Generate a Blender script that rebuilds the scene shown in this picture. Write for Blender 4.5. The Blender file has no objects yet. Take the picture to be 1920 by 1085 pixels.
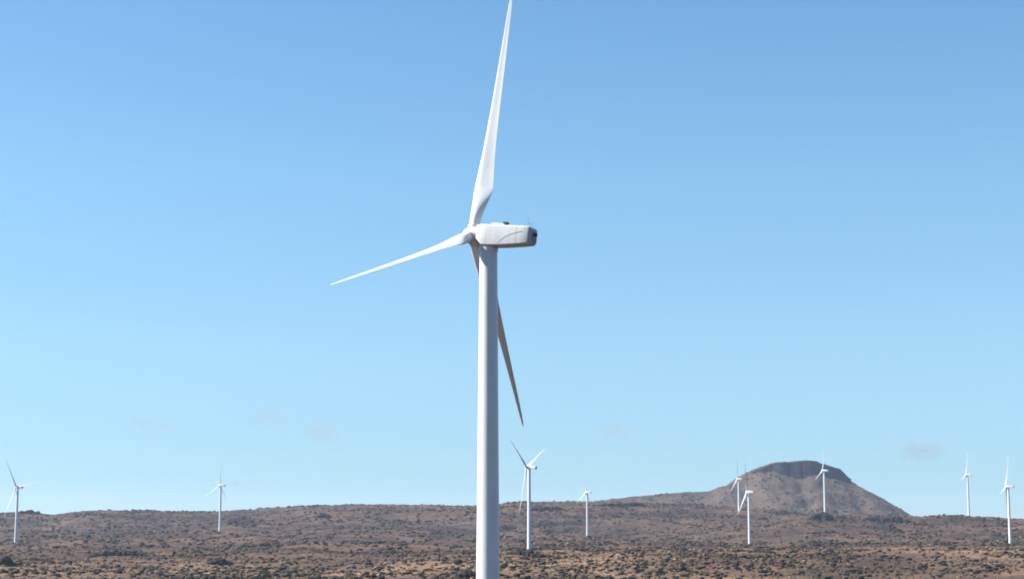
import bpy, bmesh, math, random
import numpy as np
from mathutils import Matrix, Vector

S = bpy.context.scene
COL = S.collection
R_ = math.radians

# ------------------------------------------------------------------ camera
F, HOR = 3200.0, 985.0                       # focal length and eye level, in pixels of a 1920 px wide frame
PITCH = math.atan((HOR - 542.5) / F)
cam_d = bpy.data.cameras.new("camera")
cam_d.sensor_width = 36.0
cam_d.lens = F / 1920.0 * 36.0
cam_d.clip_start = 1.0
cam_d.clip_end = 60000.0
cam = bpy.data.objects.new("camera", cam_d)
COL.objects.link(cam)
cam.location = (0, 0, 0)
cam.rotation_euler = (R_(90) + PITCH, 0, 0)
S.camera = cam

# ------------------------------------------------------------------ world, sun, exposure
SUN_EL, SUN_AZ = 44.0, -87.0                 # azimuth from +Y towards +X: far left, a touch behind the turbines
S.view_settings.view_transform = 'Standard'
S.view_settings.look = 'None'
S.view_settings.gamma = 1.0
S.view_settings.use_curve_mapping = False
S.view_settings.exposure = 1.58
W = bpy.data.worlds.new("World")
S.world = W
W.use_nodes = True
wn = W.node_tree
bg = wn.nodes["Background"]
sky = wn.nodes.new("ShaderNodeTexSky")
sky.sky_type = 'NISHITA'
sky.sun_disc = False
sky.sun_elevation = R_(SUN_EL)
sky.sun_rotation = R_(SUN_AZ)
sky.altitude = 1500
sky.air_density = 1.0
sky.dust_density = 0.0
sky.ozone_density = 6.0
# clear dry air: the whole sky dome a little bluer towards the horizon than the stock model
wtc = wn.nodes.new("ShaderNodeTexCoord")
wse = wn.nodes.new("ShaderNodeSeparateXYZ")
wn.links.new(wtc.outputs["Generated"], wse.inputs[0])
wrp = wn.nodes.new("ShaderNodeValToRGB")
wn.links.new(wse.outputs[2], wrp.inputs[0])
els = wrp.color_ramp.elements
for _ in range(2): els.new(0.5)
for _e, (_p, _c) in zip(els, ((0.02, (0.42, 0.55, 0.64)), (0.10, (0.78, 0.83, 0.74)), (0.20, (0.93, 1.02, 0.87)), (0.34, (0.86, 1.04, 0.96)))):
    _e.position = _p
    _e.color = (*_c, 1)
wmx = wn.nodes.new("ShaderNodeMix")
wmx.data_type = 'RGBA'
wmx.blend_type = 'MULTIPLY'
wmx.inputs[0].default_value = 1.0
wn.links.new(sky.outputs[0], wmx.inputs[6])
wn.links.new(wrp.outputs[0], wmx.inputs[7])
wn.links.new(wmx.outputs[2], bg.inputs[0])
bg.inputs[1].default_value = 0.0655
sun_d = bpy.data.lights.new("sun", 'SUN')
sun_d.energy = 5.0
sun_d.angle = R_(0.5)
sun_d.color = (1.0, 0.965, 0.91)
sun = bpy.data.objects.new("sun", sun_d)
COL.objects.link(sun)
sdir = Vector((math.sin(R_(SUN_AZ)) * math.cos(R_(SUN_EL)), math.cos(R_(SUN_AZ)) * math.cos(R_(SUN_EL)), math.sin(R_(SUN_EL))))
sun.rotation_euler = (-sdir).to_track_quat('-Z', 'Y').to_euler()
S.cycles.use_denoising = True
S.cycles.pixel_filter_type = 'BLACKMAN_HARRIS'
S.cycles.filter_width = 1.9
S.cycles.volume_bounces = 1
S.cycles.max_bounces = 6


def ray(px, py):
    """direction from the camera's place through a point of the 1920 x 1085 frame, scaled to depth 1 along +Y"""
    X = (px - 960) / F
    Y = (542.5 - py) / F
    v = Vector((X, math.cos(PITCH) - Y * math.sin(PITCH), math.sin(PITCH) + Y * math.cos(PITCH)))
    return v / v.y


def put(px, py, depth):
    return ray(px, py) * depth


# ------------------------------------------------------------------ tagging helpers
def tag(o, label=None, cat=None, group=None, kind=None):
    if label: o["label"] = label
    if cat: o["category"] = cat
    if group: o["group"] = group
    if kind: o["kind"] = kind
    return o


def mesh_np(name, co, faces, smooth=True):
    me = bpy.data.meshes.new(name)
    n = len(co)
    faces = np.asarray(faces, dtype=np.int32)
    k = faces.shape[1]
    me.vertices.add(n)
    me.vertices.foreach_set("co", np.asarray(co, dtype=np.float32).ravel())
    me.loops.add(faces.size)
    me.loops.foreach_set("vertex_index", faces.ravel())
    me.polygons.add(len(faces))
    me.polygons.foreach_set("loop_start", np.arange(0, faces.size, k, dtype=np.int32))
    me.polygons.foreach_set("use_smooth", np.full(len(faces), smooth, dtype=bool))
    me.update(calc_edges=True)
    return me


def link(name, me, mat=None, parent=None):
    o = bpy.data.objects.new(name, me)
    COL.objects.link(o)
    if mat: me.materials.append(mat)
    if parent: o.parent = parent
    return o


def bm_obj(name, bm, mat, parent=None, smooth=None):
    bmesh.ops.recalc_face_normals(bm, faces=bm.faces)
    me = bpy.data.meshes.new(name)
    bm.to_mesh(me)
    bm.free()
    if smooth is not None:
        me.shade_smooth()
        if smooth < 179:
            me.set_sharp_from_angle(angle=R_(smooth))
    return link(name, me, mat, parent)


# ------------------------------------------------------------------ materials
def new_mat(name):
    m = bpy.data.materials.new(name)
    m.use_nodes = True
    nt = m.node_tree
    return m, nt, nt.nodes["Principled BSDF"]


def node(nt, typ, **kw):
    n = nt.nodes.new(typ)
    for k, v in kw.items():
        setattr(n, k, v)
    return n


def ramp(nt, stops, src):
    r = nt.nodes.new("ShaderNodeValToRGB")
    e = r.color_ramp.elements
    while len(e) < len(stops): e.new(0.5)
    for i, (p, c) in enumerate(stops):
        e[i].position = p
        e[i].color = (*c, 1) if len(c) == 3 else c
    nt.links.new(src, r.inputs[0])
    return r.outputs[0]


def noise(nt, vec, scale, detail=4, rough=0.55, out=0):
    n = nt.nodes.new("ShaderNodeTexNoise")
    n.inputs["Scale"].default_value = scale
    n.inputs["Detail"].default_value = detail
    n.inputs["Roughness"].default_value = rough
    if vec is not None: nt.links.new(vec, n.inputs["Vector"])
    return n.outputs[out]


def mix(nt, fac, a, b, blend='MIX'):
    n = nt.nodes.new("ShaderNodeMix")
    n.data_type = 'RGBA'
    n.blend_type = blend
    for inp, v in ((n.inputs[0], fac), (n.inputs[6], a), (n.inputs[7], b)):
        if isinstance(v, (int, float)): inp.default_value = v
        elif isinstance(v, tuple): inp.default_value = (*v, 1)
        else: nt.links.new(v, inp)
    return n.outputs[2]


def paint(name, c, rough=0.38, var=0.06, scale=0.6, spec=0.4):
    m, nt, b = new_mat(name)
    tc = node(nt, "ShaderNodeTexCoord")
    mp = node(nt, "ShaderNodeMapping")
    mp.inputs["Scale"].default_value = (1, 1, 0.18)
    nt.links.new(tc.outputs["Object"], mp.inputs["Vector"])
    f = noise(nt, mp.outputs[0], scale, 6, 0.6)
    lo = tuple(v * (1 - var) for v in c)
    hi = tuple(min(1, v * (1 + var * 0.5)) for v in c)
    nt.links.new(ramp(nt, [(0.35, lo), (0.65, hi)], f), b.inputs["Base Color"])
    b.inputs["Roughness"].default_value = rough
    b.inputs["Specular IOR Level"].default_value = spec
    return m


M_white = paint("white_turbine_paint", (0.53, 0.54, 0.55))
M_nacelle = paint("white_fibreglass", (0.53, 0.535, 0.52), 0.45, 0.10, 1.3)
M_dark = paint("dark_rubber", (0.03, 0.032, 0.036), 0.6)
M_grey = paint("grey_metal", (0.28, 0.30, 0.33), 0.5)
M_rear = paint("rear_cover_paint", (0.30, 0.33, 0.37), 0.5)
M_stripe = paint("stripe_grey", (0.27, 0.30, 0.31), 0.5)
M_seam = paint("seam_sealant", (0.30, 0.31, 0.30), 0.7)
M_concrete = paint("concrete", (0.34, 0.32, 0.29), 0.9, 0.25, 0.8)


# ------------------------------------------------------------------ noise in numpy
def _hash(ix, iy, seed):
    h = (ix.astype(np.int64) * 374761393 + iy.astype(np.int64) * 668265263 + seed * 1442695041) & 0xFFFFFFFF
    h = ((h ^ (h >> 13)) * 1274126177) & 0xFFFFFFFF
    return ((h ^ (h >> 16)) & 0xFFFF) / 65535.0


def vnoise(x, y, seed=0):
    ix, iy = np.floor(x), np.floor(y)
    fx, fy = x - ix, y - iy
    fx = fx * fx * fx * (fx * (fx * 6 - 15) + 10)
    fy = fy * fy * fy * (fy * (fy * 6 - 15) + 10)
    a, b = _hash(ix, iy, seed), _hash(ix + 1, iy, seed)
    c, d = _hash(ix, iy + 1, seed), _hash(ix + 1, iy + 1, seed)
    return (a + (b - a) * fx) * (1 - fy) + (c + (d - c) * fx) * fy


def fbm(x, y, scale, octaves=4, seed=0, gain=0.5):
    """-1 .. 1, feature size `scale` metres"""
    s, amp, tot = 0.0, 1.0, 0.0
    for k in range(octaves):
        a = 0.6 * k
        xr, yr = x * math.cos(a) - y * math.sin(a), x * math.sin(a) + y * math.cos(a)
        s = s + amp * (2 * vnoise(xr / scale + 31.7 * k, yr / scale + 17.3 * k, seed + k) - 1)
        tot += amp
        amp *= gain
        scale /= 2.03
    return s / tot


# ------------------------------------------------------------------ the lie of the land
# columns: bearing (frame x); rows: depth in metres; value: where the surface shows (frame y)
DEP = np.array([900, 1250, 1450, 1700, 2100, 2500, 2850, 3080, 3400, 3850.0])
BEAR = {
    -150: [1088, 1046, 1048, 1043, 1031, 1016, 1000, 990, 974, 961],
    0:    [1088, 1048, 1048, 1042, 1030, 1016, 1000, 991, 975, 961],
    60:   [1088, 1052, 1049, 1042, 1029, 1014, 999, 990, 974, 959],
    110:  [1088, 1054, 1050, 1041, 1028, 1013, 998, 989, 976, 963.5],
    200:  [1088, 1060, 1052, 1040, 1026, 1012, 998, 988, 972, 957],
    408:  [1088, 1062, 1051, 1038, 1022, 1009, 998, 989, 974, 958],
    600:  [1088, 1064, 1052, 1038, 1023, 1008, 995, 986, 968, 947],
    700:  [1088, 1056, 1048, 1036, 1022, 1008, 995, 986, 967, 944.5],
    780:  [1086, 1038, 1042, 1034, 1022, 1009, 997, 988, 967, 945],
    890:  [1085, 1036, 1036, 1032, 1020, 1009, 998, 988, 966, 945],
    984:  [1085, 1034, 1031, 1028, 1019, 1010, 1001, 992, 964, 939],
    1096: [1085, 1031, 1030, 1026, 1020, 1013, 1008, 1004, 970, 939],
    1250: [1085, 1030, 1031, 1028, 1022, 1016, 1004, 994, 970, 942],
    1404: [1085, 1030, 1031, 1029, 1026, 1023, 998, 984, 966, 950],
    1543: [1085, 1030, 1031, 1027, 1018, 1001, 978, 968, 968, 967],
    1700: [1085, 1030, 1031, 1027, 1019, 1004, 985, 971, 974, 976],
    1812: [1085, 1030, 1031, 1027, 1020, 1008, 986, 971, 975, 978],
    1888: [1085, 1030, 1031, 1027, 1023, 1013, 989, 972, 976, 979],
    2080: [1085, 1032, 1032, 1028, 1022, 1010, 988, 979, 982, 984],
}
_bx = np.array(sorted(BEAR))
_tab = np.array([BEAR[k] for k in _bx], float)
_z = np.zeros((len(_bx), len(DEP)))
for i, bx in enumerate(_bx):
    for j, d in enumerate(DEP):
        _z[i, j] = put(float(bx), _tab[i, j], float(d)).z
EXTRA = np.array([0, 25, 60, 150, 300, 600.0])
EZ = np.array([-1.7, -2.6, -12.0, -30.0, -32.3, -32.0])
FAR = np.array([4200, 5000, 6500, 15000, 40000.0])


def _cols(px):
    t = np.clip(px, _bx[0], _bx[-1])
    i = np.clip(np.searchsorted(_bx, t) - 1, 0, len(_bx) - 2)
    f = (t - _bx[i]) / (_bx[i + 1] - _bx[i])
    return i, f * f * (3 - 2 * f)


def ground(x, y, fine=True):
    x = np.asarray(x, float)
    y = np.asarray(y, float)
    r = np.hypot(x, y)
    th = np.arctan2(x, y)
    thc = np.clip(th, -0.36, 0.36)
    px = 960 + F * np.tan(thc) * math.cos(PITCH) * 0.995
    d = r * np.cos(thc)
    wob = fbm(x, y, 420, 2, 5) * 60 * np.clip((d - 950) / 500, 0, 1) * np.clip((3900 - d) / 900, 0, 1)
    dd = d + wob * 0.8
    i, f = _cols(px)
    dep = np.concatenate([EXTRA, DEP, FAR])
    zt = np.zeros((len(_bx), len(dep)))
    zt[:, :6] = EZ
    zt[:, 6:16] = _z
    for q, m in enumerate((-6.0, -14.0, -20.0, -60.0, -160.0)):
        zt[:, 16 + q] = _z[:, -1] + m
    j = np.clip(np.searchsorted(dep, dd) - 1, 0, len(dep) - 2)
    g = np.clip((dd - dep[j]) / (dep[j + 1] - dep[j]), 0, 1)
    za = zt[i, j] * (1 - g) + zt[i, j + 1] * g
    zb = zt[i + 1, j] * (1 - g) + zt[i + 1, j + 1] * g
    z = za * (1 - f) + zb * f
    back = np.clip((np.abs(th) - 0.5) / 1.5, 0, 1)
    zm = np.interp(dd, dep, zt.mean(0))
    z = z * (1 - back) + zm * back
    # rolling ground, then low ledges
    amp = np.interp(d, [0, 200, 800, 1100, 1700, 2400, 3300, 3750, 3950, 5000, 15000], [0, .3, .8, 2.2, 4.6, 9.0, 10.0, 3.2, 1.6, 8, 30])
    keep = 1 - np.exp(-((x - HUB_XY[0]) ** 2 + (y - HUB_XY[1]) ** 2) / 60.0 ** 2)
    z = z + amp * fbm(x, y, 260, 4, 11, 0.5) * keep
    st = np.interp(d, [0, 1000, 1300, 2200, 3700, 4000, 6000], [0, 0, 2.2, 6.0, 6.5, 0.6, 0.4])
    lev = (z + 9 * fbm(x, y, 150, 3, 77)) / 11.0
    fr = lev - np.floor(lev)
    stepf = np.clip((fr - 0.42) / 0.16, 0, 1)
    stepf = stepf * stepf * (3 - 2 * stepf) - fr
    z = z + st * stepf * np.clip(0.4 + 1.6 * fbm(x, y, 330, 2, 91), 0, 1.2)
    hum = fbm(x, y * 0.8, 125, 3, 207, 0.45)
    z = z + np.interp(d, [0, 900, 1250, 1800, 3300, 3650, 3850, 4000], [0, .5, 2.4, 5.5, 7.5, 5.0, 1.5, .5]) * hum * keep
    gul = 1 - np.abs(fbm(x, y, 190, 3, 141, 0.55)) * 2.2
    z = z - np.interp(d, [0, 1000, 1500, 2500, 3500, 3800, 4000], [0, .8, 3, 5.5, 5.5, 1.5, 1]) * np.clip(gul, -0.4, 1) * keep
    if fine:
        a2 = np.interp(d, [0, 200, 900, 1500, 3500, 3900, 6000], [0, .1, .6, 1.5, 3.0, 1.4, 1.5])
        z = z + a2 * fbm(x, y, 28, 3, 41, 0.6)
    return z


HUB = Vector((-6.6, 279.6, 47.7))
HUB_XY = (HUB.x, HUB.y)


def gz(x, y):
    return float(ground(np.array([x]), np.array([y]))[0])


# ground sheet: fine in front of the camera, coarse behind it
th_f = np.radians(np.arange(-19.5, 19.51, 0.062))
th_c = np.radians(np.concatenate([np.arange(-180, -19.6, 2.5), np.arange(21.5, 180, 2.5)]))
ths = np.sort(np.concatenate([th_f, th_c]))
rs = np.concatenate([np.geomspace(3, 780, 46), np.arange(795, 1300, 5.0), np.arange(1300, 4050, 8.0), np.geomspace(4060, 15000, 46)])
TH, RR = np.meshgrid(ths, rs)
X, Y = RR * np.sin(TH), RR * np.cos(TH)
Z = ground(X, Y)
nr, ncol = X.shape
co = np.stack([X.ravel(), Y.ravel(), Z.ravel()], 1)
co = np.vstack([co, [[0, 0, -1.7]]])
ii, jj = np.meshgrid(np.arange(nr - 1), np.arange(ncol), indexing='ij')
j2 = (jj + 1) % ncol
q = np.stack([ii * ncol + jj, ii * ncol + j2, (ii + 1) * ncol + j2, (ii + 1) * ncol + jj], -1).reshape(-1, 4)[:, ::-1]
core = np.stack([np.full(ncol, nr * ncol), np.arange(ncol), (np.arange(ncol) + 1) % ncol, (np.arange(ncol) + 1) % ncol], 1)

M_ground, nt, b = new_mat("dry_scrub_ground")
geo = node(nt, "ShaderNodeNewGeometry")
pos = geo.outputs["Position"]
big = noise(nt, pos, 0.0035, 4, 0.6)
med = noise(nt, pos, 0.03, 5, 0.7)
sml = noise(nt, pos, 0.22, 6, 0.75)
c1 = ramp(nt, [(0.34, (0.036, 0.028, 0.026)), (0.48, (0.092, 0.064, 0.045)), (0.62, (0.175, 0.130, 0.090))], med)
c2 = ramp(nt, [(0.38, (0.018, 0.015, 0.016)), (0.50, (0.082, 0.058, 0.042)), (0.62, (0.200, 0.150, 0.104))], sml)
c3 = mix(nt, 0.55, c1, c2)
big2 = noise(nt, pos, 0.0065, 3, 0.6)
c4 = ramp(nt, [(0.40, (0.44, 0.43, 0.50)), (0.49, (0.85, 0.81, 0.84)), (0.58, (1.28, 1.18, 1.08))], mix(nt, 0.5, big, big2))
# soil: tan sand on the nearest rise, darker dolerite gravel on the plains; unseen near ground kept dark to cut bounce
spos = node(nt, "ShaderNodeSeparateXYZ")
nt.links.new(pos, spos.inputs[0])
wav = node(nt, "ShaderNodeMath", operation='MULTIPLY_ADD')
nt.links.new(big2, wav.inputs[0])
wav.inputs[1].default_value = 900.0
nt.links.new(spos.outputs[1], wav.inputs[2])
def band(lo, hi, a, b_):
    m_ = node(nt, "ShaderNodeMapRange")
    for q_, v_ in zip((1, 2, 3, 4), (lo, hi, a, b_)): m_.inputs[q_].default_value = v_
    nt.links.new(wav.outputs[0], m_.inputs[0])
    return m_.outputs[0]
near_in, near_out = band(1150, 1300, 0, 1), band(1830, 2030, 1, 0)
mm = node(nt, "ShaderNodeMath", operation='MULTIPLY')
nt.links.new(near_in, mm.inputs[0])
nt.links.new(near_out, mm.inputs[1])
soil = mix(nt, mm.outputs[0], (0.58, 0.525, 0.54), (1.14, 1.08, 0.96))
c3 = mix(nt, 1.0, c3, soil, 'MULTIPLY')
c5 = mix(nt, 1.0, c3, c4, 'MULTIPLY')
# bare rock on the steep ledges
sep = node(nt, "ShaderNodeSeparateXYZ")
nt.links.new(geo.outputs["True Normal"], sep.inputs[0])
stp = ramp(nt, [(0.88, (1, 1, 1)), (0.965, (0, 0, 0))], sep.outputs[2])
c6 = mix(nt, stp, c5, (0.030, 0.026, 0.026))
nt.links.new(c6, b.inputs["Base Color"])
b.inputs["Roughness"].default_value = 0.95
b.inputs["Specular IOR Level"].default_value = 0.1
bp = node(nt, "ShaderNodeBump")
bp.inputs["Strength"].default_value = 0.9
bp.inputs["Distance"].default_value = 1.2
nt.links.new(sml, bp.inputs["Height"])
nt.links.new(bp.outputs[0], b.inputs["Normal"])

me = mesh_np("ground", co, q)
g = link("ground", me, M_ground)
tag(g, "dry brown semi-desert ground with low rocky ridges under the turbines", kind="structure")
bmx = bmesh.new()
bmx.from_mesh(me)
bmx.verts.ensure_lookup_table()
for k in range(ncol):
    bmx.faces.new((bmx.verts[nr * ncol], bmx.verts[k], bmx.verts[(k + 1) % ncol])[::-1])
bmx.to_mesh(me)
bmx.free()


def ground_hit(px, py, dmin=820.0, dmax=4400.0):
    """where the line of sight through a frame point meets the ground"""
    r = ray(px, py)
    ds = np.arange(dmin, dmax, 4.0)
    zz = ground(r.x * ds, ds, False)
    k = np.nonzero(zz >= r.z * ds)[0]
    d = ds[k[0]] if len(k) else dmax
    return Vector((r.x * d, d, gz(r.x * d, d)))


# ------------------------------------------------------------------ the mesa
MD = 5500.0
SKY = [(1060, 951), (1100, 943), (1130, 937), (1200, 930), (1260, 924), (1330, 920.5), (1340, 917), (1350, 912.5), (1365, 910), (1387, 893),
       (1416, 879), (1448, 868), (1480, 867), (1499, 864.5), (1520, 865.5), (1536, 871), (1553, 876.5), (1568, 880), (1579, 890),
       (1595, 905), (1603, 912), (1639, 933), (1675, 953), (1700, 968), (1760, 985)]
sx = np.array([put(x, y, MD).x for x, y in SKY])
sz = np.array([put(x, y, MD).z for x, y in SKY])
cx0 = put(1505, 867, MD).x
top_z = put(1505, 867, MD).z
mx = np.concatenate([np.arange(-900, -260, 7.0), np.arange(-260, 240, 3.0), np.arange(240, 600, 8.0)])
my = np.concatenate([np.arange(-700, -190, 7.0), np.arange(-190, 60, 2.6), np.arange(60, 600, 12.0)])
GX, GY = np.meshgrid(mx, my)
XW = GX + cx0
base = np.interp(XW, sx, sz)
ex = np.array([put(v, 867, MD).x for v in (1340, 1387, 1416, 1448, 1487, 1504, 1529, 1565, 1602, 1625, 1700)])
hc = np.interp(XW, ex, np.array([0, 0, 5, 19, 29, 24, 25, 18, 8, 2, 0]) / F * MD)
tt = np.clip(np.abs(XW - np.interp(0.5, [0, 1], [ex[1], ex[8]])) / (0.62 * (ex[8] - ex[1])), 0, 1)
edge = 95 * (1 - tt ** 2) ** 0.85
tf = -GY - edge                                   # metres out in front of the cliff edge
tn = tf - fbm(XW, XW * 0 + 3, 34, 3, 3, 0.6) * 11 - fbm(XW, XW * 0 + 9, 11, 2, 5) * 3.5
has = np.clip(hc / 12.0, 0, 1)
cliff = base - 80 * np.clip(tn / 24.0, 0, 1) * has - np.clip(tn - 24, 0, None) * 2
cliff = cliff - np.where(has < 0.05, np.clip(tf, 0, None) * 2, 0)
hcs = hc * (1 + 0.35 * fbm(XW, GY, 60, 2, 15))
tal = np.interp(tf, [-30, 0, 60, 200, 380, 700, 3000], [-14, 0, 29, 92, 146, 205, 340])
scree = base - hcs - tal
scree = scree + fbm(XW, GY, 75, 4, 21, 0.55) * np.interp(tf, [-60, 0, 40, 300], [0.3, 0.8, 3, 9])
gl = 1 - 2 * np.abs(fbm(XW, GY * 0.25, 60, 3, 27, 0.55))
scree = scree - gl * np.interp(tf, [0, 15, 80, 350], [0, 0.5, 1.8, 3.0])
# right-hand flank: a cone of scree round the end of the cliff
xr = put(1560, 867, MD).x
rc = np.hypot(XW - xr, np.minimum(GY + 45, 0) * 0.86)
cone = np.interp(xr + rc, sx, sz) + fbm(XW, GY, 60, 4, 121, 0.55) * np.clip(rc / 30, 0, 6)
wc = np.clip((XW - xr + 15) / 90, 0, 1)
wc = wc * wc * (3 - 2 * wc)
scree = scree * (1 - wc) + cone * wc
cliff = cliff - 400 * np.clip((XW - xr - 50) / 60, 0, 1) * (GY < -8)
scree = np.where((tf < -30) & (wc < 0.01), -1e3, scree)
back = np.interp(GY - 60, [0, 30, 300, 900], [0, 22, 150, 230])
MZ = np.maximum(np.where(tf < 0, np.minimum(cliff, base), cliff), np.minimum(scree, base))
MZ = MZ + np.interp(XW, [ex[8] - 40, ex[8] + 10], [0, 2.5]) - back
MZ = MZ + 1.4 * fbm(XW, GY, 13, 3, 24)
co = np.stack([XW.ravel(), (GY + MD).ravel(), MZ.ravel()], 1)
a, c = GX.shape
ii, jj = np.meshgrid(np.arange(a - 1), np.arange(c - 1), indexing='ij')
q = np.stack([ii * c + jj, ii * c + jj + 1, (ii + 1) * c + jj + 1, (ii + 1) * c + jj], -1).reshape(-1, 4)
M_mesa, nt, b = new_mat("mesa_rock_and_scree")
geo = node(nt, "ShaderNodeNewGeometry")
pos = geo.outputs["Position"]
n1 = noise(nt, pos, 0.012, 5, 0.65)
n2 = noise(nt, pos, 0.11, 6, 0.75)
s1 = ramp(nt, [(0.36, (0.026, 0.020, 0.019)), (0.62, (0.076, 0.052, 0.038))], n1)
s2 = ramp(nt, [(0.36, (0.014, 0.011, 0.011)), (0.62, (0.100, 0.070, 0.046))], n2)
sc = mix(nt, 0.4, s1, s2)
cliffc = ramp(nt, [(0.38, (0.006, 0.007, 0.011)), (0.68, (0.024, 0.023, 0.029))], n2)
sep = node(nt, "ShaderNodeSeparateXYZ")
nt.links.new(geo.outputs["Normal"], sep.inputs[0])
stp = ramp(nt, [(0.58, (1, 1, 1)), (0.70, (0, 0, 0))], sep.outputs[2])
nt.links.new(mix(nt, stp, sc, cliffc), b.inputs["Base Color"])
b.inputs["Roughness"].default_value = 0.95
b.inputs["Specular IOR Level"].default_value = 0.1
bp = node(nt, "ShaderNodeBump")
bp.inputs["Strength"].default_value = 0.8
bp.inputs["Distance"].default_value = 2.5
nt.links.new(n2, bp.inputs["Height"])
nt.links.new(bp.outputs[0], b.inputs["Normal"])
mesa = link("mesa_hill", mesh_np("mesa_hill", co, q), M_mesa)
tag(mesa, "flat-topped mesa with a dark cliff band above pale scree slopes", kind="structure")

# ------------------------------------------------------------------ wind turbines
RBL = 45.0


def section(c, tc, tw, round_, z, pre, n=28):
    """airfoil ring; blade frame: Z out, X upwind, -Y the way the blade turns"""
    e = np.array([-math.sin(tw), -math.cos(tw)])          # towards the trailing edge
    w = np.array([math.cos(tw), -math.sin(tw)])
    pts = []
    for k in range(n):
        a = 2 * math.pi * k / n
        s = 0.5 * (1 + math.cos(a))                       # 1 = trailing, 0 = leading
        yt = 5 * tc * (0.2969 * math.sqrt(s) - 0.126 * s - 0.3516 * s ** 2 + 0.2843 * s ** 3 - 0.1036 * s ** 4)
        sg = 1 if a < math.pi else -1
        af = np.array([s - 0.32, sg * yt + 0.06 * 4 * s * (1 - s) * (1 - round_)])
        ci = np.array([0.5 * math.cos(a), 0.5 * math.sin(a)])
        v = (af * (1 - round_) + ci * round_) * c
        p = e * v[0] + w * v[1]
        pts.append((p[0] + pre, p[1], z))
    return pts


BL = [  # r, chord, thickness, twist(deg of blade angle), roundness
    (0.9, 1.75, 1.0, 88, 1), (2.2, 1.75, 1.0, 88, 1), (3.2, 1.85, 0.9, 88, 0.85), (4.6, 2.2, 0.62, 88, 0.5), (6.2, 2.75, 0.42, 88, 0.18),
    (7.6, 3.2, 0.31, 87, 0.04), (8.6, 3.22, 0.27, 87, 0), (11, 2.8, 0.24, 86, 0), (14, 2.3, 0.22, 85, 0), (18, 1.9, 0.2, 86, 0), (23, 1.55, 0.18, 86, 0),
    (28, 1.28, 0.17, 85, 0), (33, 1.02, 0.16, 85, 0), (38, 0.78, 0.16, 84, 0), (42, 0.56, 0.16, 84, 0), (44, 0.36, 0.16, 84, 0), (44.8, 0.18, 0.16, 84, 0), (45.0, 0.05, 0.2, 80, 0)]


def blade_mesh():
    bm = bmesh.new()
    rings = []
    rs_ = [s[0] for s in BL]
    st = sorted(set(rs_ + list(np.linspace(9, 42, 23))))
    for r in st:
        c, tc, tw, rd = (float(np.interp(r, rs_, [s[k] for s in BL])) for k in (1, 2, 3, 4))
        pre = 1.57 * (r / RBL) ** 1.4
        rings.append([bm.verts.new(p) for p in section(c, tc, R_(tw), rd, r, pre)])
    n = len(rings[0])
    for A, B in zip(rings, rings[1:]):
        for k in range(n):
            bm.faces.new((A[k], A[(k + 1) % n], B[(k + 1) % n], B[k]))
    bm.faces.new(rings[0])
    bm.faces.new(rings[-1][::-1])
    bmesh.ops.recalc_face_normals(bm, faces=bm.faces)
    return bm


def lathe_x(bm, prof, n=40, cy=0, cz=0):
    """profile (x, radius) turned about the X axis"""
    rings = []
    for x, r in prof:
        if r < 1e-4:
            rings.append([bm.verts.new((x, cy, cz))])
        else:
            rings.append([bm.verts.new((x, cy + r * math.cos(2 * math.pi * k / n), cz + r * math.sin(2 * math.pi * k / n))) for k in range(n)])
    for A, B in zip(rings, rings[1:]):
        for k in range(n):
            k2 = (k + 1) % n
            if len(A) == 1 and len(B) > 1: bm.faces.new((A[0], B[k], B[k2]))
            elif len(B) == 1 and len(A) > 1: bm.faces.new((A[k], A[k2], B[0]))
            elif len(A) > 1: bm.faces.new((A[k], A[k2], B[k2], B[k]))
    if len(rings[0]) > 1: bm.faces.new(rings[0])
    if len(rings[-1]) > 1: bm.faces.new(rings[-1])


def lathe_z(bm, prof, n=64, cx=0, cy=0):
    rings = [[bm.verts.new((cx + r * math.cos(2 * math.pi * k / n), cy + r * math.sin(2 * math.pi * k / n), z)) for k in range(n)] for z, r in prof]
    for A, B in zip(rings, rings[1:]):
        for k in range(n):
            bm.faces.new((A[k], A[(k + 1) % n], B[(k + 1) % n], B[k]))
    bm.faces.new(rings[0])
    bm.faces.new(rings[-1])


def box(bm, c, s, bevel=0.0):
    m = Matrix.Translation(c) @ Matrix.Diagonal((*s, 1))
    r = bmesh.ops.create_cube(bm, size=1, matrix=m)
    if bevel:
        ed = list({e for v in r['verts'] for e in v.link_edges})
        bmesh.ops.bevel(bm, geom=ed, offset=bevel, segments=2, affect='EDGES', profile=0.6)


def nac_ring(x, hw, zt, zb, rad, ch, n=7):
    """rounded box section: top corners radius rad, lower corners chamfer ch"""
    pts = []
    for k in range(n):
        a = math.pi / 2 * k / (n - 1)
        pts.append((hw - rad + rad * math.cos(a), zt - rad + rad * math.sin(a)))
    for k in range(n):
        a = math.pi / 2 + math.pi / 2 * k / (n - 1)
        pts.append((-hw + rad + rad * math.cos(a), zt - rad + rad * math.sin(a)))
    for k in range(n):
        a = math.pi + math.pi / 2 * k / (n - 1)
        pts.append((-hw + ch + ch * math.cos(a), zb + ch * .8 + ch * .8 * math.sin(a)))
    for k in range(n):
        a = 1.5 * math.pi + math.pi / 2 * k / (n - 1)
        pts.append((hw - ch + ch * math.cos(a), zb + ch * .8 + ch * .8 * math.sin(a)))
    return [(x, y, z) for y, z in pts]


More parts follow.
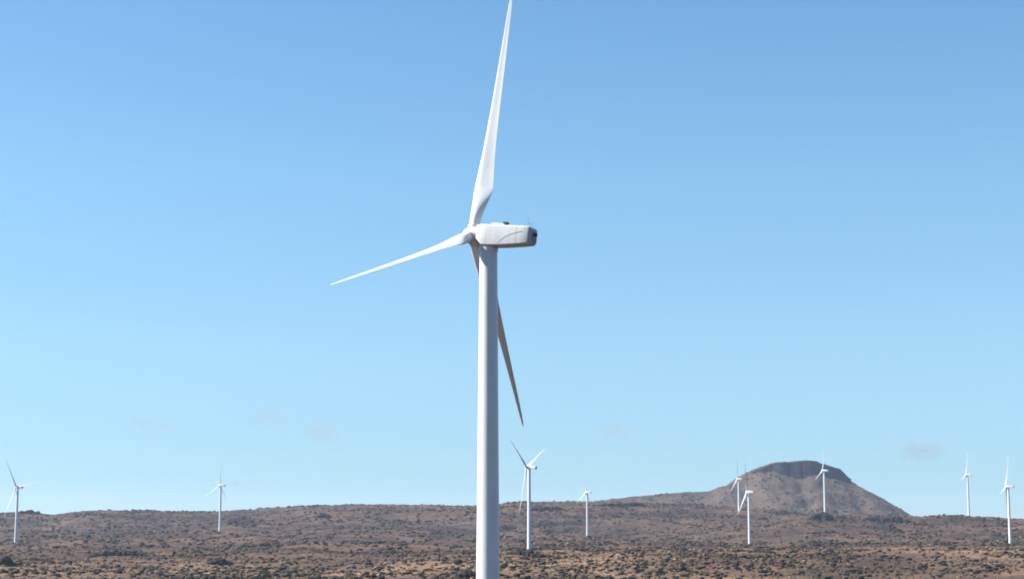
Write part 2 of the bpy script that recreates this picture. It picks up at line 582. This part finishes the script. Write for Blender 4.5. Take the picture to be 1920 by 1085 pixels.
NAC = [(-1.28, 1.42, 1.50, -0.62, 0.4, 0.4), (-1.42, 1.56, 1.66, -0.82, 0.3, 0.38), (-2.35, 1.74, 1.75, -1.70, 0.24, 0.32), (-3.2, 1.76, 1.76, -1.76, 0.22, 0.30),
       (-6.0, 1.76, 1.76, -1.62, 0.22, 0.28), (-9.0, 1.74, 1.75, -1.32, 0.22, 0.26), (-10.55, 1.72, 1.74, -1.12, 0.22, 0.26), (-10.72, 1.66, 1.68, -1.06, 0.22, 0.26)]
TX = -2.95                       # tower axis behind the rotor centre
TILT = R_(6.1)


def turbine(detail=True):
    """tower stands on the local origin; the rotor looks along local +X"""
    root = bpy.data.objects.new("wind_turbine", None)
    COL.objects.link(root)
    HX = -TX
    hub_m = Matrix.Translation((HX, 0, 80.0)) @ Matrix.Rotation(-TILT, 4, 'Y')
    # tower
    bm = bmesh.new()
    prof = [(-3.0, 2.15), (0.0, 2.12)]
    for z in np.linspace(0.5, 77.0, 30):
        prof.append((z, 2.1 - (2.1 - 1.46) * (z / 77.0) ** 0.9))
    prof += [(77.2, 1.46)]
    lathe_z(bm, prof)
    tw = bm_obj("tower", bm, M_white, root, 50)
    for z in (21.0, 48.0):
        r = 2.1 - (2.1 - 1.46) * (z / 77.0) ** 0.9
        bm = bmesh.new()
        lathe_z(bm, [(z - .05, r - .03), (z - .04, r + .006), (z + .04, r + .006), (z + .05, r - .03)])
        bm_obj("flange", bm, M_white, tw, 40)
    bm = bmesh.new()
    box(bm, (0, -2.12, 3.6), (0.95, 0.16, 2.2), 0.04)
    bm_obj("door", bm, M_grey, tw)
    bm = bmesh.new()
    lathe_z(bm, [(77.05, 1.40), (77.1, 1.58), (77.7, 1.60), (77.75, 1.50), (78.3, 1.50)], 48)
    bm_obj("yaw_ring", bm, M_white, root, 40)
    # nacelle
    bm = bmesh.new()
    rings = [[bm.verts.new(p) for p in nac_ring(*s)] for s in NAC]
    n = len(rings[0])
    for A, B in zip(rings, rings[1:]):
        for k in range(n):
            bm.faces.new((A[k], A[(k + 1) % n], B[(k + 1) % n], B[k]))
    bm.faces.new(rings[0])
    bm.faces.new(rings[-1])
    nac = bm_obj("nacelle", bm, M_nacelle, root, 38)
    nac.matrix_local = hub_m

    def sub(name, bm, mat, sm=None):
        return bm_obj(name, bm, mat, nac, sm)
    bm = bmesh.new()
    ra = [[bm.verts.new(p) for p in nac_ring(*q_)] for q_ in ((-10.70, 1.60, 1.62, -1.00, .22, .26), (-10.86, 1.58, 1.60, -0.98, .22, .26), (-11.10, 1.30, 1.30, -0.76, .3, .3))]
    for A, B in zip(ra, ra[1:]):
        for k in range(n):
            bm.faces.new((A[k], A[(k + 1) % n], B[(k + 1) % n], B[k]))
    bm.faces.new(ra[0])
    bm.faces.new(ra[-1])
    sub("rear_cover", bm, M_rear, 30)
    bm = bmesh.new()
    for k in range(7):
        box(bm, (-11.13, 0, -0.55 + 0.25 * k), (0.08, 2.1, 0.09))
    sub("rear_vent", bm, M_dark)
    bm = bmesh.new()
    pts = [(-5.3, -1.30, .12), (-5.8, -0.98, .24), (-6.35, -0.50, .26), (-6.9, -0.10, .18), (-7.6, 0.26, .11), (-8.5, 0.56, .08), (-9.6, 0.84, .05)]  # thin dark curved strip along the nacelle's side
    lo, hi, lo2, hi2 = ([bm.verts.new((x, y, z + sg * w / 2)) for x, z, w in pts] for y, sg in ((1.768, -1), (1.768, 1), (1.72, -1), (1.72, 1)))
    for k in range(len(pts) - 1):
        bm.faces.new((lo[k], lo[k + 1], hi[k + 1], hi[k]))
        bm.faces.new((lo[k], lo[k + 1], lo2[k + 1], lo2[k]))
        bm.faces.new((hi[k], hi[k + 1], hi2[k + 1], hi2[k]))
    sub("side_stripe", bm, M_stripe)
    bm = bmesh.new()
    box(bm, (-4.9, 0, 1.90), (2.3, 2.2, 0.42), 0.14)
    sub("roof_hatch", bm, M_nacelle, 40)
    bm = bmesh.new()
    box(bm, (-6.0, 0.3, 2.08), (0.78, 0.9, 0.72), 0.06)
    sub("roof_cooler", bm, M_dark)
    bm = bmesh.new()
    lathe_z(bm, [(1.68, .05), (2.9, .035)], 8, -10.2, -.9)
    lathe_z(bm, [(1.68, .05), (3.0, .035)], 8, -10.2, .9)
    box(bm, (-10.2, 0, 2.35), (0.05, 1.8, 0.05))
    box(bm, (-10.2, -.9, 2.95), (0.36, 0.05, 0.14))
    box(bm, (-10.2, .9, 3.05), (0.2, 0.2, 0.10))
    sub("weather_mast", bm, M_grey)
    bm = bmesh.new()
    lathe_z(bm, [(1.70, .15), (1.86, .15), (1.9, .12), (2.08, .10)], 12, -9.3, 0.9)
    sub("beacon_light", bm, M_grey, 40)
    bm = bmesh.new()
    lathe_x(bm, [(-11.05, .24), (-11.35, .26), (-11.55, .2), (-11.7, .1)], 20, 0.0, 0.55)
    sub("exhaust_cowl", bm, M_dark, 40)
    # seams between the cover panels, a little proud of the skin
    for xs in (-3.2, -8.6):
        bm = bmesh.new()
        R0 = nac_ring(xs - .02, 1.765, 1.765 if xs > -6 else 1.757, (-1.765 if xs > -6 else -1.37), .22, .29)
        R1 = [(x + .04, y, z) for x, y, z in R0]
        A = [bm.verts.new(p) for p in R0]
        B = [bm.verts.new(p) for p in R1]
        for k in range(n):
            bm.faces.new((A[k], A[(k + 1) % n], B[(k + 1) % n], B[k]))
        sub("panel_seam", bm, M_seam, 40)
    # spinner
    bm = bmesh.new()
    lathe_x(bm, [(1.75, 0), (1.72, .25), (1.6, .55), (1.35, .9), (0.95, 1.2), (0.4, 1.42), (-0.3, 1.52), (-1.1, 1.5), (-1.3, 1.42)], 48)
    hb = bm_obj("hub", bm, M_white, root, 60)
    hb.matrix_local = hub_m
    bme = None
    blades = []
    for k in range(3):
        if bme is None:
            o = bm_obj("blade", blade_mesh(), M_white, root, 60)
            bme = o.data
        else:
            o = link("blade", bme, None, root)
        blades.append(o)
        cm = bmesh.new()
        lathe_z(cm, [(1.2, .98), (1.25, 1.0), (1.65, 1.0), (1.7, .9)], 36)
        bm_obj("root_collar", cm, M_white, o, 40)
    return root


def set_rotor(root, theta):
    hub_m = Matrix.Translation((-TX, 0, 80.0)) @ Matrix.Rotation(-TILT, 4, 'Y')
    k = 0
    for ch in root.children:
        if ch.name.split('.')[0] == "blade":
            ch.matrix_local = hub_m @ Matrix.Rotation(R_(theta + 120 * k), 4, 'X')
            k += 1


def place(root, hub, a):
    """a: how far the rotor is swung away from side-on"""
    yaw = math.pi - R_(a)
    root.rotation_euler = (0, 0, yaw)
    off = Matrix.Rotation(yaw, 3, 'Z') @ Vector((-TX, 0, 80.0))
    root.location = hub - off


main = turbine()
set_rotor(main, 12.0)
place(main, HUB, 22.9)
tag(main, "huge white three-bladed wind turbine nearest the camera, towering over the plain", "wind turbine", "white wind turbines of the wind farm")


def slim_blade():
    """the farther machines carry narrower blades"""
    me = bpy.data.meshes.new("slim_blade")
    bm = blade_mesh()
    for v in bm.verts:
        pre = 1.57 * (v.co.z / RBL) ** 1.4
        k = 1.0 - 0.34 * min(1.0, max(0.0, (v.co.z - 3) / 5))
        v.co.x = pre + (v.co.x - pre) * k
        v.co.y *= k
    bm.to_mesh(me)
    bm.free()
    me.shade_smooth()
    me.materials.append(M_white)
    return me


SLIM = slim_blade()


def copy_small(src):
    r = src.copy()
    COL.objects.link(r)
    for ch in src.children:
        c = ch.copy()
        COL.objects.link(c)
        c.parent = r
        if ch.name.split('.')[0] == "blade":
            c.data = SLIM
        if ch.name.split('.')[0] == "nacelle":
            for s in ch.children:
                if s.name.split('.')[0] in ("roof_hatch", "rear_cover"):
                    d = s.copy()
                    COL.objects.link(d)
                    d.parent = c
    return r


T = [  # hub x, hub y, depth, swing, rotor angle, label
    (30, 912, 2370, 20, -38, "small white turbine at the far left edge, one dark blade raised up-left"),
    (411, 909, 2850, 19, 4, "slender distant turbine alone on the left part of the ridge"),
    (987, 875, 1675, 27, -56, "mid-size turbine just right of the huge tower, blades spread in a wide V"),
    (1098, 922, 3080, 24, 0, "thin distant turbine between the V-bladed one and the mesa, one blade straight up"),
    (1382, 897, 3560, 24, -8, "faint turbine behind another at the left foot of the mesa"),
    (1400, 921, 2500, 26, -20, "turbine in front of the mesa's left foot with a blade pointing down-left"),
    (1542, 881, 3120, 24, 6, "turbine standing against the middle of the mesa, rotor near its cliff band"),
    (1811, 889, 3330, 27, 12, "pale turbine half hidden behind the flat ridge right of the mesa"),
    (1886, 911, 2370, 24, 14, "white turbine at the far right edge, in front of the ridge"),
]
PADS = []
for hx, hy, d, a, th, lab in T:
    t = copy_small(main)
    set_rotor(t, th)
    place(t, put(hx, hy, d), a)
    tag(t, lab, "wind turbine")
    PADS.append(t.location.copy())
    print("turbine", hx, "base z", round(t.location.z, 1), "ground", round(gz(t.location.x, t.location.y), 1))
    dz = gz(t.location.x, t.location.y) - t.location.z
    for ch in t.children:                     # a tower long enough to stand on its own piece of ground
        if ch.name.split('.')[0] == "tower":
            k = (77.2 - dz) / 77.2
            ch.scale = (1, 1, k)
            ch.location.z = dz

# ------------------------------------------------------------------ rocks and shrubs
rng = np.random.default_rng(7)


def ico(sub=1):
    bm = bmesh.new()
    bmesh.ops.create_icosphere(bm, subdivisions=sub, radius=1.0)
    v = np.array([p.co[:] for p in bm.verts])
    f = np.array([[x.index for x in fc.verts] for fc in bm.faces])
    bm.free()
    return v, f


def clump_proto(kind, seed):
    r = np.random.default_rng(seed)
    v, f = ico(1)
    if kind == "rock":
        v = v * r.uniform(0.65, 1.25, (len(v), 1))
        v = np.clip(v, -0.78, 0.78)
    else:
        v = v * (1 + 0.55 * (r.random((len(v), 1)) - 0.5) * 2)
    return v, f


def scatter(name, kind, pts, size, hfac, cols, mat, label):
    n = len(pts)
    protos = [clump_proto(kind, s) for s in range(6)]
    nv, nf = len(protos[0][0]), len(protos[0][1])
    P = np.stack([p[0] for p in protos])
    Fc = protos[0][1]
    which = rng.integers(0, 6, n)
    a = rng.uniform(0, 2 * np.pi, n)
    v = P[which]
    sxy = size[:, None] * rng.uniform(0.75, 1.3, (n, 2))
    x = v[:, :, 0] * sxy[:, :1]
    y = v[:, :, 1] * sxy[:, 1:]
    z = v[:, :, 2] * (size * hfac)[:, None]
    ca, sa = np.cos(a)[:, None], np.sin(a)[:, None]
    co = np.stack([x * ca - y * sa + pts[:, :1], x * sa + y * ca + pts[:, 1:2], z + pts[:, 2:3] + (size * hfac * 0.45)[:, None]], -1)
    faces = Fc[None] + (np.arange(n) * nv)[:, None, None]
    me = mesh_np(name, co.reshape(-1, 3), faces.reshape(-1, 3), smooth=(kind != "rock"))
    at = me.color_attributes.new("tint", 'FLOAT_COLOR', 'POINT')
    cc = np.ones((n, nv, 4), np.float32)
    cc[:, :, :3] = cols[:, None, :]
    at.data.foreach_set("color", cc.ravel())
    o = link(name, me, mat)
    tag(o, label, kind="stuff")
    return o


def tint_mat(name, rough):
    m, nt, b = new_mat(name)
    vc = node(nt, "ShaderNodeVertexColor", layer_name="tint")
    geo = node(nt, "ShaderNodeNewGeometry")
    f = noise(nt, geo.outputs["Position"], 1.6, 4, 0.7)
    k = ramp(nt, [(0.3, (0.50, 0.49, 0.48)), (0.7, (1.05, 1.0, 0.94))], f)
    nt.links.new(mix(nt, 1.0, vc.outputs[0], k, 'MULTIPLY'), b.inputs["Base Color"])
    b.inputs["Roughness"].default_value = rough
    b.inputs["Specular IOR Level"].default_value = 0.1
    return m


M_shrub = tint_mat("dry_shrub_leaves", 0.95)
M_rock = tint_mat("weathered_dolerite", 0.9)


def spread(n, d0, d1, seed, thr=None):
    r = np.random.default_rng(seed)
    d = np.sqrt(r.uniform(d0 ** 2, d1 ** 2, n))
    t = r.uniform(-0.335, 0.335, n)
    x, y = d * np.sin(t), d * np.cos(t)
    if thr is not None:
        m = fbm(x, y, 70, 3, 300 + seed) * 0.5 + 0.5
        k = r.random(n) < np.clip((m - thr) * 5, 0.22, 1)
        x, y = x[k], y[k]
    z = ground(x, y)
    return np.stack([x, y, z], 1)


def palette(n, base, weights):
    i = rng.choice(len(base), n, p=weights)
    return np.array(base)[i] * rng.uniform(0.75, 1.25, (n, 1))


SH = [(0.030, 0.030, 0.022), (0.015, 0.014, 0.013), (0.190, 0.145, 0.085), (0.090, 0.068, 0.046), (0.048, 0.044, 0.036)]
RK = [(0.030, 0.025, 0.024), (0.014, 0.014, 0.017), (0.098, 0.066, 0.048), (0.165, 0.122, 0.092)]
p1 = spread(42000, 820, 1800, 1, 0.36)
p2 = spread(58000, 1800, 3980, 2, 0.44)
p = np.vstack([p1, p2])
size = np.concatenate([rng.lognormal(-0.42, 0.6, len(p1)), rng.lognormal(0.40, 0.55, len(p2))])
size = np.minimum(size, np.where(p[:, 1] < 1800, 2.1, 3.6))
tints = palette(len(p), SH, [.27, .24, .20, .18, .11])
size = np.where(tints.sum(1) > 0.26, np.minimum(size * 0.7, 1.6), size)
scatter("scrub", "shrub", p, size, 0.62, tints, M_shrub,
        "low dry karoo bushes dotted over the brown plain")
p1 = spread(17000, 820, 1800, 3, 0.45)
p2 = spread(22000, 1800, 3980, 4, 0.48)
p = np.vstack([p1, p2])
size = np.concatenate([rng.lognormal(-0.45, 0.62, len(p1)), rng.lognormal(0.15, 0.6, len(p2))])
size = np.minimum(size, np.where(p[:, 1] < 1800, 1.9, 3.0))
tints = palette(len(p), RK, [.35, .2, .28, .17])
size = np.where(tints.sum(1) > 0.26, np.minimum(size * 0.7, 1.3), size)
scatter("scattered_rocks", "rock", p, size, 0.7, tints, M_rock,
        "loose weathered stones strewn between the dry bushes")


# bushes on the mesa's slopes and shoulder
mr = np.random.default_rng(55)
bxm = mr.uniform(mx[0] + 20, mx[-1] - 20, 30000)
bym = mr.uniform(my[0] + 20, 20, 30000)
zi = MZ[np.clip(np.searchsorted(my, bym), 0, len(my) - 1), np.clip(np.searchsorted(mx, bxm), 0, len(mx) - 1)]
kk = mr.random(30000) < np.clip((fbm(bxm, bym, 90, 3, 808) * 0.5 + 0.5 - 0.40) * 4, 0.12, 0.6)
pm = np.stack([bxm + cx0, bym + MD, zi - 0.6], 1)[kk]
scatter("mesa_scrub", "shrub", pm, np.minimum(mr.lognormal(0.62, 0.45, len(pm)), 4.2), 0.6, palette(len(pm), SH, [.3, .26, .16, .17, .11]), M_shrub,
        "sparse bushes dotted over the mesa's scree slopes")


# rock ledges one can pick out, their shade put into the dark colour
def outcrop(x0, x1, y, hpx, dz, seed, label, tilt=0.0):
    r = random.Random(seed)
    bm = bmesh.new()
    A, B = ground_hit(x0, y - tilt / 2), ground_hit(x1, y + tilt / 2)
    if abs(A.y - B.y) > 160:
        m = (A.y + B.y) / 2
        A.y, B.y = m - 60 * (1 if A.y < B.y else -1), m + 60 * (1 if A.y < B.y else -1)
    C = (A + B) / 2
    C.z = gz(C.x, C.y)
    L = abs(B.x - A.x)
    H = 1.25 * hpx / F * C.y
    n = int(max(24, L / (H * 0.22)))
    for k in range(n):
        t = (k + r.random()) / n
        fade = min(1, 3.2 * t, 3.2 * (1 - t)) ** 0.5
        x = A.x + (B.x - A.x) * t
        yy = A.y + (B.y - A.y) * t + r.uniform(-1, 1) * H * 0.45
        h = H * fade * r.uniform(0.55, 1.1)
        w = H * r.uniform(0.45, 1.0)
        v = bmesh.ops.create_icosphere(bm, subdivisions=2, radius=1.0)['verts']
        rot = Matrix.Rotation(r.uniform(0, 3.14), 4, 'Z')
        zc = gz(x, yy) - C.z
        for p_ in v:
            c = p_.co
            c = Vector([max(-.7, min(.7, q_)) for q_ in c])
            c *= 1 + r.uniform(-.12, .12)
            c = rot @ Vector((c.x * w, c.y * w * 0.8, c.z * h))
            p_.co = c + Vector((x - C.x, yy - C.y, zc + h * 0.35))
    o = bm_obj("rock_outcrop", bm, M_ledge)
    o.location = C
    tag(o, label, "rock outcrop", "dark rock ledges on the plain")
    return o


M_ledge, nt, b = new_mat("shaded_ledge_rock")  # near-black colour carries the shade of the ledge faces
geo = node(nt, "ShaderNodeNewGeometry")
f = noise(nt, geo.outputs["Position"], 0.35, 6, 0.7)
nt.links.new(ramp(nt, [(0.35, (0.013, 0.013, 0.015)), (0.6, (0.037, 0.031, 0.028)), (0.72, (0.075, 0.058, 0.045))], f), b.inputs["Base Color"])
b.inputs["Roughness"].default_value = 0.92
b.inputs["Specular IOR Level"].default_value = 0.1

OUT = [
    (1556, 1612, 957, 8, "dark flat ledge right beside the turbine that stands against the mesa", 0),
    (1518, 1560, 974, 8, "dark ledge just below the turbine that stands against the mesa", 0),
    (1622, 1706, 976, 8, "long dark ledge standing in for the shaded slope below the mesa's right foot", 5),  # this and the next: dark rock added for the hillside's shade
    (1630, 1690, 993, 8, "broken dark rocks standing in for shade, lower on the slope below the mesa's right foot", 8),
    (1126, 1216, 948, 5, "thin dark line of rock under the skyline left of the mesa", 0),
    (986, 1060, 957, 5.5, "thin dark ledge high behind the V-bladed turbine", 0),
    (34, 76, 963, 6, "dark rocky knob on the skyline beside the leftmost turbine", 0),
    (414, 474, 980, 9, "dark ledge just right of the lone turbine on the left ridge", 0),
    (592, 620, 970, 6, "small dark rock patch high on the ridge left of the huge tower", 0),
    (952, 1024, 1043, 8, "wide dark ledge right at the foot of the V-bladed turbine", 5),
    (1028, 1076, 1022, 8, "dark hump of rock between the V-bladed turbine and its thin neighbour", 5),
    (1112, 1162, 1018, 8, "dark rocks right below the thin turbine with one blade straight up", 2),
    (168, 275, 1042, 7, "broad dark rocky rise on the plain between the two left turbines", 0),
    (392, 432, 1058, 9, "squat dark rock pile below the lone left turbine, near the frame's bottom", 0),
    (644, 684, 1022, 6, "slanting dark rock line on the slope left of the huge tower", 16),
    (1410, 1448, 1036, 6, "dark ledge right of the base of the turbine with a blade down-left", 4),
    (0, 20, 1060, 12, "dark rocks in the bottom left corner", 0),
    (860, 896, 1083, 12, "dark rocks at the bottom edge, touching the huge tower's left side", 0),
]
for k, (x0, x1, y, h, lab, ti) in enumerate(OUT):
    outcrop(x0, x1, y, h, 0, 100 + k, lab, ti)

# pale dirt track crossing the near plain
pts = []
for xx in np.linspace(380, 760, 40):
    h_ = ground_hit(float(xx), 1073 + 5 * (xx - 380) / 380 + 1.5 * math.sin(xx / 60))
    pts.append((h_.x, h_.y))
pts = np.array(pts)
ky = np.convolve(np.pad(pts[:, 1], 4, mode='edge'), np.ones(9) / 9, 'valid')
L_, R2 = [], []
for (x_, _), y_ in zip(pts, ky):
    for off, lst in ((-6, L_), (6, R2)):
        lst.append((x_, y_ + off, gz(x_, y_ + off) + 0.12))
co = np.array(L_ + R2)
n_ = len(L_)
q = [[k, k + 1, n_ + k + 1, n_ + k] for k in range(n_ - 1)]
M_track = paint("pale_track_soil", (0.22, 0.165, 0.115), 0.95, 0.3, 0.3, 0.1)
tag(link("dirt_track", mesh_np("dirt_track", co, q), M_track), "pale dirt track crossing the near plain", kind="structure")

# concrete footing of the near turbine, below the frame
bm = bmesh.new()
lathe_z(bm, [(-1.5, 4.2), (0.25, 4.2), (0.35, 4.1)], 48)
o = bm_obj("footing", bm, M_concrete, main, 40)

# ------------------------------------------------------------------ far thin clouds, beyond the haze
def cloud(px, py, wpx, hpx, dens, seed, label):
    D = 19000.0
    c = put(px, py, D)
    bm = bmesh.new()
    bmesh.ops.create_icosphere(bm, subdivisions=3, radius=1.0)
    m, nt, b = new_mat("thin_cloud")
    nt.nodes.remove(b)
    out = nt.nodes["Material Output"]
    pv = node(nt, "ShaderNodeVolumePrincipled")
    pv.inputs["Color"].default_value = (0.40, 0.39, 0.44, 1)
    pv.inputs["Anisotropy"].default_value = 0.2
    tc = node(nt, "ShaderNodeTexCoord")
    n1 = node(nt, "ShaderNodeTexNoise")
    n1.inputs["Scale"].default_value = 2.6
    n1.inputs["Detail"].default_value = 5
    mp = node(nt, "ShaderNodeMapping")
    mp.inputs["Location"].default_value = (seed * 3.1, seed, 0)
    mp.inputs["Scale"].default_value = (1.6, 1, 0.8)
    nt.links.new(tc.outputs["Object"], mp.inputs[0])
    nt.links.new(mp.outputs[0], n1.inputs["Vector"])
    ln = node(nt, "ShaderNodeVectorMath", operation='LENGTH')
    nt.links.new(tc.outputs["Object"], ln.inputs[0])
    fall = node(nt, "ShaderNodeMapRange")
    fall.inputs[1].default_value = 1.0
    fall.inputs[2].default_value = 0.15
    nt.links.new(ln.outputs["Value"], fall.inputs[0])
    nr_ = node(nt, "ShaderNodeMapRange")
    nr_.inputs[1].default_value = 0.42
    nr_.inputs[2].default_value = 0.7
    nt.links.new(n1.outputs[0], nr_.inputs[0])
    mu = node(nt, "ShaderNodeMath", operation='MULTIPLY')
    nt.links.new(fall.outputs[0], mu.inputs[0])
    nt.links.new(nr_.outputs[0], mu.inputs[1])
    m2 = node(nt, "ShaderNodeMath", operation='MULTIPLY')
    nt.links.new(mu.outputs[0], m2.inputs[0])
    m2.inputs[1].default_value = dens * 2.6
    nt.links.new(m2.outputs[0], pv.inputs["Density"])
    nt.links.new(pv.outputs[0], out.inputs["Volume"])
    o = bm_obj("cloud", bm, m)
    o.location = c
    o.scale = (wpx / F * D, 500, hpx / F * D)
    tag(o, label, "cloud", "faint thin clouds low in the sky")
    return o


CL = [(1726, 846, 62, 26, 0.0011, 1, "small greyish cloud hanging right of the mesa top"),
      (606, 812, 46, 26, 0.0008, 2, "faint grey cloud left of the huge tower, lowest of its trail"),
      (500, 784, 62, 22, 0.0006, 3, "thin faint streak of cloud high above the ridge, left of the huge tower"),
      (292, 795, 76, 24, 0.0006, 4, "faint cloud streak above and left of the lone left turbine"),
      (455, 905, 66, 13, 0.0006, 5, "thin cloud sliver right beside the lone left turbine's rotor"),
      (170, 926, 46, 11, 0.0006, 6, "low cloud smudge between the two left turbines"),
      (1152, 808, 58, 20, 0.0005, 7, "very faint cloud high between the huge tower and the mesa")]
for c_ in CL:
    cloud(*c_)

# ------------------------------------------------------------------ haze: one closed box of even air
bm = bmesh.new()
HZ0, HZ1 = float(Z.min()) - 2.0, float(max(MZ.max(), 240)) + 20
box(bm, (0, 0, (HZ0 + HZ1) / 2), (32000, 32000, HZ1 - HZ0))
m, nt, b = new_mat("haze_air")
nt.nodes.remove(b)
pv = node(nt, "ShaderNodeVolumePrincipled")
pv.inputs["Color"].default_value = (0.62, 0.78, 1.0, 1)
pv.inputs["Density"].default_value = 2.6e-5
pv.inputs["Anisotropy"].default_value = 0.25
nt.links.new(pv.outputs[0], nt.nodes["Material Output"].inputs["Volume"])
hz = bm_obj("haze", bm, m)
tag(hz, "pale blue haze that softens the far ridges", kind="stuff")
